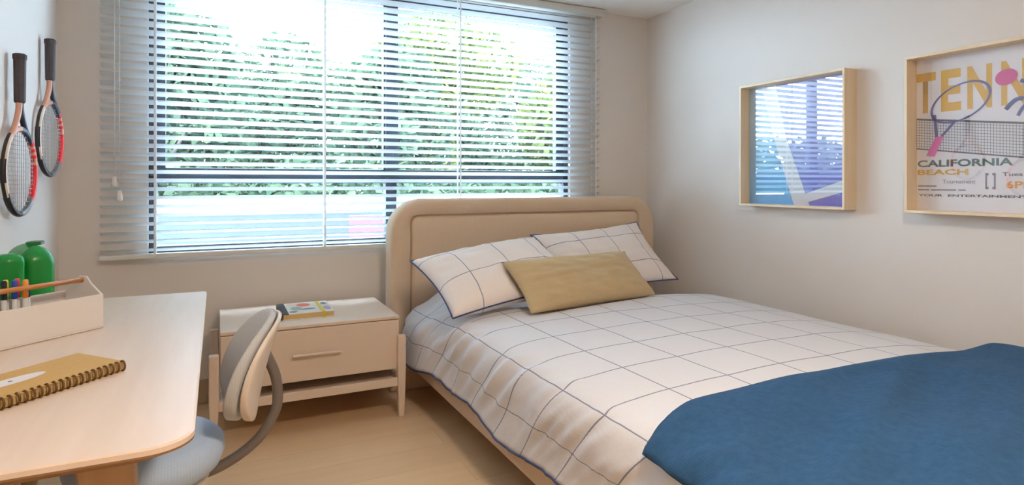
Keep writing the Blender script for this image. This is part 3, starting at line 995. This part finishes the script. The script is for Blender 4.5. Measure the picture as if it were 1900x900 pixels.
# caddy
cd = thing('storage_caddy', 'white plastic caddy with wooden dowel handle on the desk', 'caddy', (-0.45, 2.18, DZ))
CF = Vector((-0.323, 2.305, DZ))
CL = Vector((-0.72, -0.694, 0)).normalized(); CW = Vector((-0.694, 0.72, 0)).normalized()
CLEN, CWID, CHT, CPK = 0.36, 0.175, 0.108, 0.160
def cpt(l, w, z): return CF + CL * l + CW * w + Vector((0, 0, z))
def cbox(l0, l1, w0, w1, z0, z1, bm=None):
    bm = bm or bmesh.new()
    for v in box(bm, l0, l1, w0, w1, z0, z1):
        p = v.co.copy(); v.co = cpt(*p)
    return bm
bm = cbox(0, CLEN, 0, CWID, 0.001, 0.006)
cbox(0.0, CLEN, 0, 0.005, 0.006, CHT, bm)
cbox(0.0, CLEN, CWID - 0.005, CWID, 0.006, CHT, bm)
obj('tray', bm, m_white_plastic, cd, bevel=0.0015)
for l0 in (0.0, CLEN - 0.006):
    pr = [(0.005, 0.006), (CWID - 0.005, 0.006), (CWID - 0.005, CHT), (CWID * 0.5 + 0.035, CPK - 0.02), (CWID * 0.5 + 0.016, CPK), (CWID * 0.5 - 0.016, CPK), (CWID * 0.5 - 0.035, CPK - 0.02), (0.005, CHT)]
    bm = bmesh.new()
    loft(bm, [[cpt(l0, w, z) for w, z in pr], [cpt(l0 + 0.006, w, z) for w, z in pr]])
    obj('end_panel', bm, m_white_plastic, cd, bevel=0.0015)
obj('divider', cbox(0.125, 0.129, 0.005, CWID - 0.005, 0.006, CHT - 0.02), m_white_plastic, cd)
obj('divider', cbox(0.129, CLEN - 0.006, CWID * 0.5 - 0.002, CWID * 0.5 + 0.002, 0.006, CHT - 0.02), m_white_plastic, cd)
bm = bmesh.new(); tube(bm, [cpt(0.006, CWID / 2, CPK - 0.012), cpt(CLEN - 0.006, CWID / 2, CPK - 0.012)], 0.0075, 14)
obj('handle', bm, m_handle_wood, cd)

# markers standing in the caddy
def marker(l, w, col, cname, label, z1=0.155, tilt=(0.0, 0.0)):
    base = cpt(l, w, 0.007)
    t = thing('marker_pen', label, 'marker', base, group='markers in the caddy')
    top = base + CL * tilt[0] + CW * tilt[1] + Vector((0, 0, z1 - 0.007))
    bm = bmesh.new(); tube(bm, [base, base.lerp(top, 0.66)], 0.0065, 12)
    obj('barrel', bm, flat('marker_white', 222, 222, 218), t)
    bm = bmesh.new(); tube(bm, [base.lerp(top, 0.66), base.lerp(top, 0.68), base.lerp(top, 0.97), top], [0.0067, 0.0078, 0.0072, 0.005], 12)
    obj('cap', bm, flat(cname, *col), t)
marker(0.135, 0.130, (34, 40, 74), 'ink_navy', 'navy capped marker nearest the end panel in the caddy', 0.166, (0.004, 0.01))
marker(0.153, 0.125, (232, 140, 40), 'ink_orange', 'orange capped marker standing in the white caddy', 0.168, (-0.003, 0.0))
marker(0.163, 0.138, (196, 50, 50), 'ink_red', 'red capped marker standing in the white caddy', 0.172, (0.0, 0.004))
marker(0.178, 0.128, (46, 74, 170), 'ink_blue', 'blue capped marker standing in the white caddy', 0.170, (0.0, 0.0))
marker(0.190, 0.142, (226, 186, 56), 'ink_yellow', 'yellow capped marker standing in the white caddy', 0.172, (0.004, 0.0))
marker(0.205, 0.127, (30, 32, 44), 'ink_black', 'black capped marker standing in the white caddy', 0.172, (0.0, 0.003))

# green container behind the caddy
gc = thing('plastic_container', 'glossy green plastic container with domed top behind the caddy', 'container', (-0.59, 2.55, DZ))
def lobe(cx, cy, hx, hy, z0, z1, rnd_, rot):
    """rounded block with domed top"""
    bm = bmesh.new()
    loops = []
    ca, sa = math.cos(rot), math.sin(rot)
    n = 10
    H = z1 - z0
    seq = [(0.0, 0.94), (0.01, 0.99), (0.03, 1.0), (H - rnd_, 1.0)] + [(H - rnd_ + rnd_ * math.sin(0.5 * PI * k / n), 1 - (1 - math.cos(0.5 * PI * k / n)) * rnd_ / max(hx, hy)) for k in range(1, n)] + [(H, 1 - rnd_ / max(hx, hy) * 0.96)]
    for z, k in seq:
        dxy = (1 - k) * max(hx, hy)
        ax, ay = max(0.003, hx - dxy), max(0.003, hy - dxy)
        r = min(ax, ay) * 0.75
        loops.append([(cx + p[0] * ca - p[1] * sa, cy + p[0] * sa + p[1] * ca, z0 + z) for p in rrect(-ax, ax, -ay, ay, (r,) * 4, 6)])
    loft(bm, loops, smooth=True)
    return bm
obj('body', lobe(-0.578, 2.610, 0.050, 0.100, DZ, 0.988, 0.06, 0.5), m_green, gc)
obj('front_pocket', lobe(-0.607, 2.495, 0.038, 0.042, DZ, 0.968, 0.026, 0.5), m_green, gc)
bm = bmesh.new()
loft(bm, [[(-0.565 + p[0], 2.617 + p[1], z) for p in rrect(-0.022, 0.022, -0.035, 0.035, (0.015,) * 4, 5)] for z in (0.985, 0.997)])
obj('lid', bm, m_green_dark, gc, bevel=0.003)

# ---------------------------------------------------------------- chair (faces the desk, -x in its own frame)
ch = thing('desk_chair', 'small grey swivel chair with curved back at the desk', 'desk chair', (-0.170, 1.93, 0), math.radians(1))
SX, SZ = 0.0, 0.488
bm = bmesh.new()
prof_s = [(0.02, -0.105), (0.10, -0.100), (0.15, -0.090), (0.180, -0.068), (0.192, -0.035), (0.188, -0.008), (0.165, 0.014), (0.11, 0.026), (0.02, 0.028)]
lathe(bm, [(r, SZ + z) for r, z in prof_s], (0, 0, 0), 40)
for v in bm.verts:
    v.co.y *= 1.06
obj('seat', bm, m_seat_fabric, ch, local=True, smooth=True)
bm = bmesh.new()
lathe(bm, [(0.06, SZ - 0.125), (0.13, SZ - 0.118), (0.152, SZ - 0.106), (0.155, SZ - 0.094), (0.12, SZ - 0.092)], (0, 0, 0), 36)
obj('seat_shell', bm, m_chair_shell, ch, local=True, smooth=True)
BW, BH = 0.165, 0.295
def back_mid(a, b):
    """centre surface of the backrest; a across (-1..1), b up (0..1)"""
    z = 0.525 + BH * b
    x = 0.236 + 0.095 * b - 0.010 * math.sin(PI * b) - 0.050 * a * a
    y = a * BW
    return Vector((x, y, z))
def back_block(front, back):
    """superelliptic pad between offsets front and back of the centre surface"""
    bm = bmesh.new()
    def P_(u, v):
        th = 2 * PI * u
        r = v
        p = 2.3
        c, s = math.cos(th), math.sin(th)
        k = (abs(c) ** p + abs(s) ** p) ** (-1 / p)
        return c * k * r, s * k * r
    nu, nv = 56, 10
    sides = []
    for sgn in (0, 1):
        rings = []
        for j in range(nv + 1):
            v = j / nv
            rg = []
            for i in range(nu):
                a, b = P_(i / nu, max(v, 0.001))
                m = back_mid(a, (b + 1) / 2)
                tang_b = back_mid(a, (b + 1) / 2 + 0.01) - back_mid(a, (b + 1) / 2 - 0.01)
                nrm = Vector((1, 0, 0)); nrm = (nrm - tang_b * nrm.dot(tang_b) / tang_b.dot(tang_b)).normalized()
                bulge = (1 - v ** 5) ** 0.5
                mid = (front + back) / 2
                thick = (1.30 - 0.75 * ((b + 1) / 2))
                off = mid + ((front if sgn == 0 else back) - mid) * (0.78 + 0.22 * bulge)
                rg.append(bm.verts.new(m + nrm * off * thick))
            rings.append(rg)
        for A_, B_ in zip(rings, rings[1:]):
            for i in range(nu):
                bm.faces.new((A_[i], A_[(i + 1) % nu], B_[(i + 1) % nu], B_[i]))
        bm.faces.new(rings[0])
        sides.append(rings[-1])
    for i in range(nu):
        bm.faces.new((sides[0][i], sides[0][(i + 1) % nu], sides[1][(i + 1) % nu], sides[1][i]))
    return bm
obj('backrest_cushion', back_block(-0.034, 0.002), m_chair_fabric, ch, local=True, smooth=True, bevel=0.009, seg=3)
obj('backrest_shell', back_block(0.006, 0.030), m_chair_shell, ch, local=True, smooth=True, bevel=0.007, seg=3)
bm = bmesh.new()
tube(bm, smooth_path([(-0.02, 0, 0.362), (0.12, 0, 0.375), (0.205, 0, 0.400), (0.280, 0, 0.45), (0.325, 0, 0.52), (0.333, 0, 0.57), (0.326, 0, 0.63), (0.300, 0, 0.697)], 6), 0.015, 14)
obj('back_support', bm, m_chair_tube, ch, local=True)
bm = bmesh.new(); lathe(bm, [(0.025, 0.10), (0.025, 0.24), (0.018, 0.245), (0.018, 0.355)], (0, 0, 0), 20)
obj('column', bm, m_chair_tube, ch, local=True)
for i in range(5):
    a = 2 * PI * i / 5 + 0.4
    ca, sa = math.cos(a), math.sin(a)
    bm = bmesh.new()
    tube(bm, [(0.02 * ca, 0.02 * sa, 0.115), (0.14 * ca, 0.14 * sa, 0.10), (0.25 * ca, 0.25 * sa, 0.075)], [0.022, 0.018, 0.013], 10)
    lg = obj('base_leg', bm, m_chair_shell, ch, local=True)
    bm = bmesh.new()
    w = Vector((-sa, ca, 0)); c = Vector((0.25 * ca, 0.25 * sa, 0.027))
    tube(bm, [c - w * 0.02, c - w * 0.005], 0.027, 16); tube(bm, [c + w * 0.005, c + w * 0.02], 0.027, 16)
    tube(bm, [c, c + Vector((0, 0, 0.05))], 0.008, 8)
    obj('caster', bm, m_dark_plastic, lg, local=True)

# ---------------------------------------------------------------- rackets on the left wall
def racket(label, ymid, ztop, turn):
    """hangs handle up; built in a frame where u runs along the wall (+y) and n points into the room (+x)"""
    t = thing('tennis_racket', label, 'racket', (X0, ymid, ztop - 0.61), group='rackets on the left wall')
    c, s = math.cos(turn), math.sin(turn)
    HW = 0.127
    def W(u, z, n=0.0):
        return Vector((X0 + 0.018 + (u + HW) * s + n * c, ymid + u * c - n * s, ztop + z))
    # grip
    bm = bmesh.new()
    loops = []
    for z, k in ((0.0, 0.90), (-0.004, 1.12), (-0.018, 1.12), (-0.024, 1.0), (-0.10, 0.96), (-0.18, 0.92), (-0.188, 0.80)):
        loops.append([W(0.022 * k * math.cos(2 * PI * i / 8 + PI / 8), z, 0.020 * k * math.sin(2 * PI * i / 8 + PI / 8)) for i in range(8)])
    loft(bm, loops, smooth=False)
    obj('grip', bm, m_grip, t, bevel=0.002)
    # throat: two shafts
    zc, RX, RZ = -0.448, HW, 0.162
    def hoop(th): return RX * math.sin(th), zc + RZ * math.cos(th)
    for sgn, mat in ((-1, m_copper), (1, m_navy_lacq)):
        u1, z1 = hoop(sgn * 0.88)
        bm = bmesh.new()
        path = smooth_path([W(sgn * 0.006, -0.185), W(sgn * 0.012, -0.225), W(sgn * 0.045, -0.285), W(u1, z1)], 5)
        tube(bm, path, 0.0105, 10, flat_=1.0)
        obj('throat', bm, mat, t)
    # hoop in coloured segments
    mats = [m_black, m_cream, m_red, m_silver, m_copper, m_navy_lacq]
    n = 72
    bm = bmesh.new()
    pts = []
    for i in range(n):
        u, z = hoop(2 * PI * i / n)
        pts.append(W(u, z))
    rings = tube(bm, pts, 0.0115, 12, closed=True, up=tuple(W(0, 0, 1) - W(0, 0, 0)))
    bm.faces.ensure_lookup_table()
    for f in bm.faces:
        cc = f.calc_center_median()
        # recover angle about the hoop centre
        du = (cc - W(0, zc)).dot((W(1, 0) - W(0, 0)))
        dz = cc.z - W(0, zc).z
        th = math.degrees(math.atan2(du / RX, dz / RZ)) % 360
        rad = math.hypot(du / RX, dz / RZ)
        if th < 40: mi = 5
        elif th < 78: mi = 4
        elif th < 133: mi = 2
        elif th < 178: mi = 3
        elif th < 238: mi = 0
        elif th < 322: mi = 1 if rad < 1.06 else 0
        else: mi = 4
        if 40 <= th < 78 and int(th / 6) % 2: mi = 2
        f.material_index = mi
    obj('hoop', bm, mats, t)
    # strings
    bm = bmesh.new()
    for k in range(-7, 8):
        u = k * 0.0155
        hz = RZ * math.sqrt(max(0, 1 - (u / RX) ** 2))
        tube(bm, [W(u, zc + hz), W(u, zc - hz)], 0.0011, 4)
    for k in range(-9, 10):
        z = k * 0.0165
        hu = RX * math.sqrt(max(0, 1 - (z / RZ) ** 2))
        tube(bm, [W(-hu, zc + z, 0.001), W(hu, zc + z, 0.001)], 0.0011, 4)
    obj('strings', bm, m_string, t)
racket('red and black tennis racket hung handle up, nearest the desk front', 2.905, 1.690, math.radians(8.0))
racket('red and black tennis racket hung handle up, next to the window corner', 3.375, 1.845, math.radians(8.0))

# ---------------------------------------------------------------- framed pictures on the right wall
XF, XP = 2.845, 2.918
def picture_frame(label, ya, yb, z0, z1):
    """ya > yb: far edge and near edge along the wall"""
    t = thing('framed_picture', label, 'framed picture', (X1, (ya + yb) / 2, z0), group='wooden framed prints on the right wall')
    w = 0.013
    bm = bmesh.new()
    box(bm, XF, X1, yb, ya, z0, z0 + w)
    box(bm, XF, X1, yb, ya, z1 - w, z1)
    box(bm, XF, X1, yb, yb + w, z0 + w, z1 - w)
    box(bm, XF, X1, ya - w, ya, z0 + w, z1 - w)
    obj('frame', bm, m_frame_wood, t, bevel=0.0015)
    pr = obj('print', new_box(XP, XP + 0.006, yb + w, ya - w, z0 + w, z1 - w), m_poster, t)
    obj('glass', new_box(XP - 0.010, XP - 0.008, yb + w, ya - w, z0 + w, z1 - w), m_picture_glass, t)
    return t, pr
def poly(bm, pts, layer=1, mi=0):
    f = bm.faces.new([bm.verts.new((XP - 0.0005 * layer, y, z)) for y, z in pts]); f.material_index = mi
    return f
# court photograph
t1, p1 = picture_frame('framed blue tennis court print nearest the bed corner', 2.725, 2.037, 1.061, 1.780)
def court_mat(name, c_low, c_glare):  # print colour pales upward to stand for the window's reflection on the glass
    s = N(name)
    v = s.coord()
    sep = s.n('ShaderNodeSeparateXYZ'); s.l(v, sep.inputs[0])
    f = s.noise(v, 3, 3)
    mr = s.n('ShaderNodeMapRange'); mr.inputs[1].default_value = 0.02; mr.inputs[2].default_value = 0.55
    s.l(s.math('ADD', sep.outputs[2], s.math('MULTIPLY', f, 0.1)), mr.inputs[0])
    s.l(s.mix(mr.outputs[0], c_low, c_glare), s.b.inputs['Base Color'])
    s.b.inputs['Roughness'].default_value = 0.6
    return s.m
fy0, fy1, fz0, fz1 = 2.050, 2.712, 1.074, 1.767
bm = bmesh.new(); poly(bm, [(fy1, fz0), (2.36, fz0), (2.50, 1.45), (2.62, fz1), (fy1, fz1)])
obj('court_surface', bm, court_mat('court_cyan_glare', srgb(78, 178, 238), srgb(176, 212, 236)), p1)
bm = bmesh.new(); poly(bm, [(2.36, fz0), (fy0, fz0), (fy0, fz1), (2.62, fz1), (2.50, 1.45)])
obj('court_surround', bm, court_mat('court_violet_glare', srgb(104, 106, 208), srgb(176, 180, 226)), p1)
bm = bmesh.new(); poly(bm, [(2.395, fz0), (2.295, fz0), (2.445, 1.45), (2.52, fz1), (2.62, fz1), (2.53, 1.45)], 2)
poly(bm, [(2.345, 1.130), (2.314, 1.090), (fy0, 1.163), (fy0, 1.226)], 3)
obj('court_lines', bm, flat('court_line_white', 226, 230, 240), p1)

# tennis poster
t2, p2 = picture_frame('framed poster with mustard TENNIS lettering on the right wall', 1.741, 1.050, 1.061, 1.775)
UY, UZ = (0, -1, 0), (0, 0, 1)
def letters(txt, y, z, w, h, mat, bold=0.0, layer=2, name='lettering', parent=None):
    return obj(name, fit_text(txt, (XP - 0.0005 * layer, y, z), UY, UZ, w, h, bold), mat, parent or p2)
m_yel = flat('print_mustard', 214, 166, 40)
bm = bmesh.new()
for c_, y_, w_ in (('T', 1.733, 0.088), ('E', 1.622, 0.082), ('N', 1.516, 0.094), ('N', 1.389, 0.094), ('I', 1.268, 0.024), ('S', 1.218, 0.096)):
    merge_into(bm, fit_text(c_, (XP - 0.0005, y_, 1.516), UY, UZ, w_, 0.184, 0.035 if c_ != 'I' else 0.0))
obj('title_lettering', bm, m_yel, p2)
# net
bm = bmesh.new()
ny0, ny1 = 1.727, 1.065
def ntop(y): return 1.494 - (1.742 - y) / 0.431 * 0.055
def nbot(y): return 1.358 - (1.742 - y) / 0.431 * 0.057
def strip(a, b, wd, layer, mi=0):
    (y0, z0), (y1, z1) = a, b
    dd = Vector((y1 - y0, z1 - z0)).normalized(); q = Vector((-dd.y, dd.x)) * wd / 2
    poly(bm, [(y0 + q.x, z0 + q.y), (y1 + q.x, z1 + q.y), (y1 - q.x, z1 - q.y), (y0 - q.x, z0 - q.y)], layer, mi)
strip((ny0, ntop(ny0)), (ny1, ntop(ny1)), 0.008, 3)
strip((ny0, nbot(ny0)), (ny1, nbot(ny1)), 0.006, 3)
for k in range(1, 11):
    f = k / 11
    strip((ny0, ntop(ny0) * (1 - f) + nbot(ny0) * f), (ny1, ntop(ny1) * (1 - f) + nbot(ny1) * f), 0.0022, 2, 1)
k = 0
while ny0 - k * 0.0115 > ny1:
    y = ny0 - k * 0.0115
    strip((y, ntop(y)), (y, nbot(y)), 0.0022, 2, 1); k += 1
obj('net_drawing', bm, [flat('print_charcoal', 92, 94, 106), flat('print_grey', 138, 142, 152)], p2)
# racket drawing
rc = Vector((1.545, 1.550)); ang = math.radians(25)
def rp(a, k=1.0):
    u, v = 0.124 * k * math.cos(a), 0.074 * k * math.sin(a)
    # u along the long axis that rises to the right (towards -y)
    return (rc.x - (u * math.cos(ang) - v * math.sin(ang)), rc.y + u * math.sin(ang) + v * math.cos(ang))
m_ink = flat('print_violet', 88, 90, 158)
bm = bmesh.new()
n = 56
for i in range(n):
    a0, a1 = 2 * PI * i / n, 2 * PI * (i + 1) / n
    k0 = 1.045; 
    poly(bm, [rp(a0, k0), rp(a1, k0), rp(a1, 0.955), rp(a0, 0.955)], 4)
strip((1.648, 1.505), (1.640, 1.398), 0.013, 4)
strip((1.560, 1.474), (1.620, 1.405), 0.011, 4)
rd = obj('racket_drawing', bm, m_ink, p2)
bm = bmesh.new(); poly(bm, [(1.643, 1.405), (1.611, 1.405), (1.648, 1.316), (1.684, 1.322)], 5)
obj('handle_drawing', bm, flat('print_pink', 218, 96, 170), p2)
bm = bmesh.new()
f = bm.faces.new([bm.verts.new((XP - 0.0035, 1.370 + 0.040 * math.cos(2 * PI * i / 32), 1.633 + 0.033 * math.sin(2 * PI * i / 32) - 0.004 * math.cos(2 * PI * i / 32))) for i in range(32)])
obj('ball_drawing', bm, flat('print_magenta', 204, 62, 138), p2)
for ap, wd in (([(1.3725 - 0.062 * k / 14, 1.500 + 0.040 * math.sin(PI * 0.62 * k / 14)) for k in range(15)], 0.017),
               ([(1.330 - 0.04 * k / 10, 1.470 + 0.045 * math.sin(PI * 0.6 * k / 10)) for k in range(11)], 0.013),
               ([(1.322 - 0.05 * k / 8, 1.612 - 0.02 * k / 8) for k in range(9)], 0.015)):
    bm = bmesh.new()
    for a, b in zip(ap, ap[1:]): strip(a, b, wd, 4)
    obj('brush_stroke', bm, flat('print_navy', 54, 74, 140), p2)
letters('CALIFORNIA', 1.723, 1.270, 0.376, 0.032, flat('print_teal', 70, 112, 112), 0.03)
letters('BEACH', 1.723, 1.234, 0.210, 0.025, m_yel, 0.03)
m_small = flat('print_small_grey', 122, 126, 142)
letters('Tournament', 1.615, 1.196, 0.132, 0.017, m_small)
for z_, parts_ in ((1.184, ((1.721, 1.641),)), (1.167, ((1.721, 1.672), (1.664, 1.560), (1.551, 1.522)))):     # lines too small to read
    for a_, b_ in parts_:
        bm = bmesh.new(); strip((a_, z_), (b_, z_), 0.0055, 2)
        obj('fine_print', bm, m_small, p2)
letters('YOUR  ENTERTAINMENT', 1.721, 1.137, 0.425, 0.011, flat('print_dark_grey', 96, 98, 112), 0.03)
letters('[', 1.447, 1.172, 0.012, 0.068, m_small, 0.03)
letters(']', 1.421, 1.172, 0.012, 0.068, m_small, 0.03)
letters('Tues at', 1.385, 1.226, 0.110, 0.016, m_small, 0.02)
letters('6PM', 1.372, 1.176, 0.100, 0.030, flat('print_orange', 222, 164, 84), 0.03)
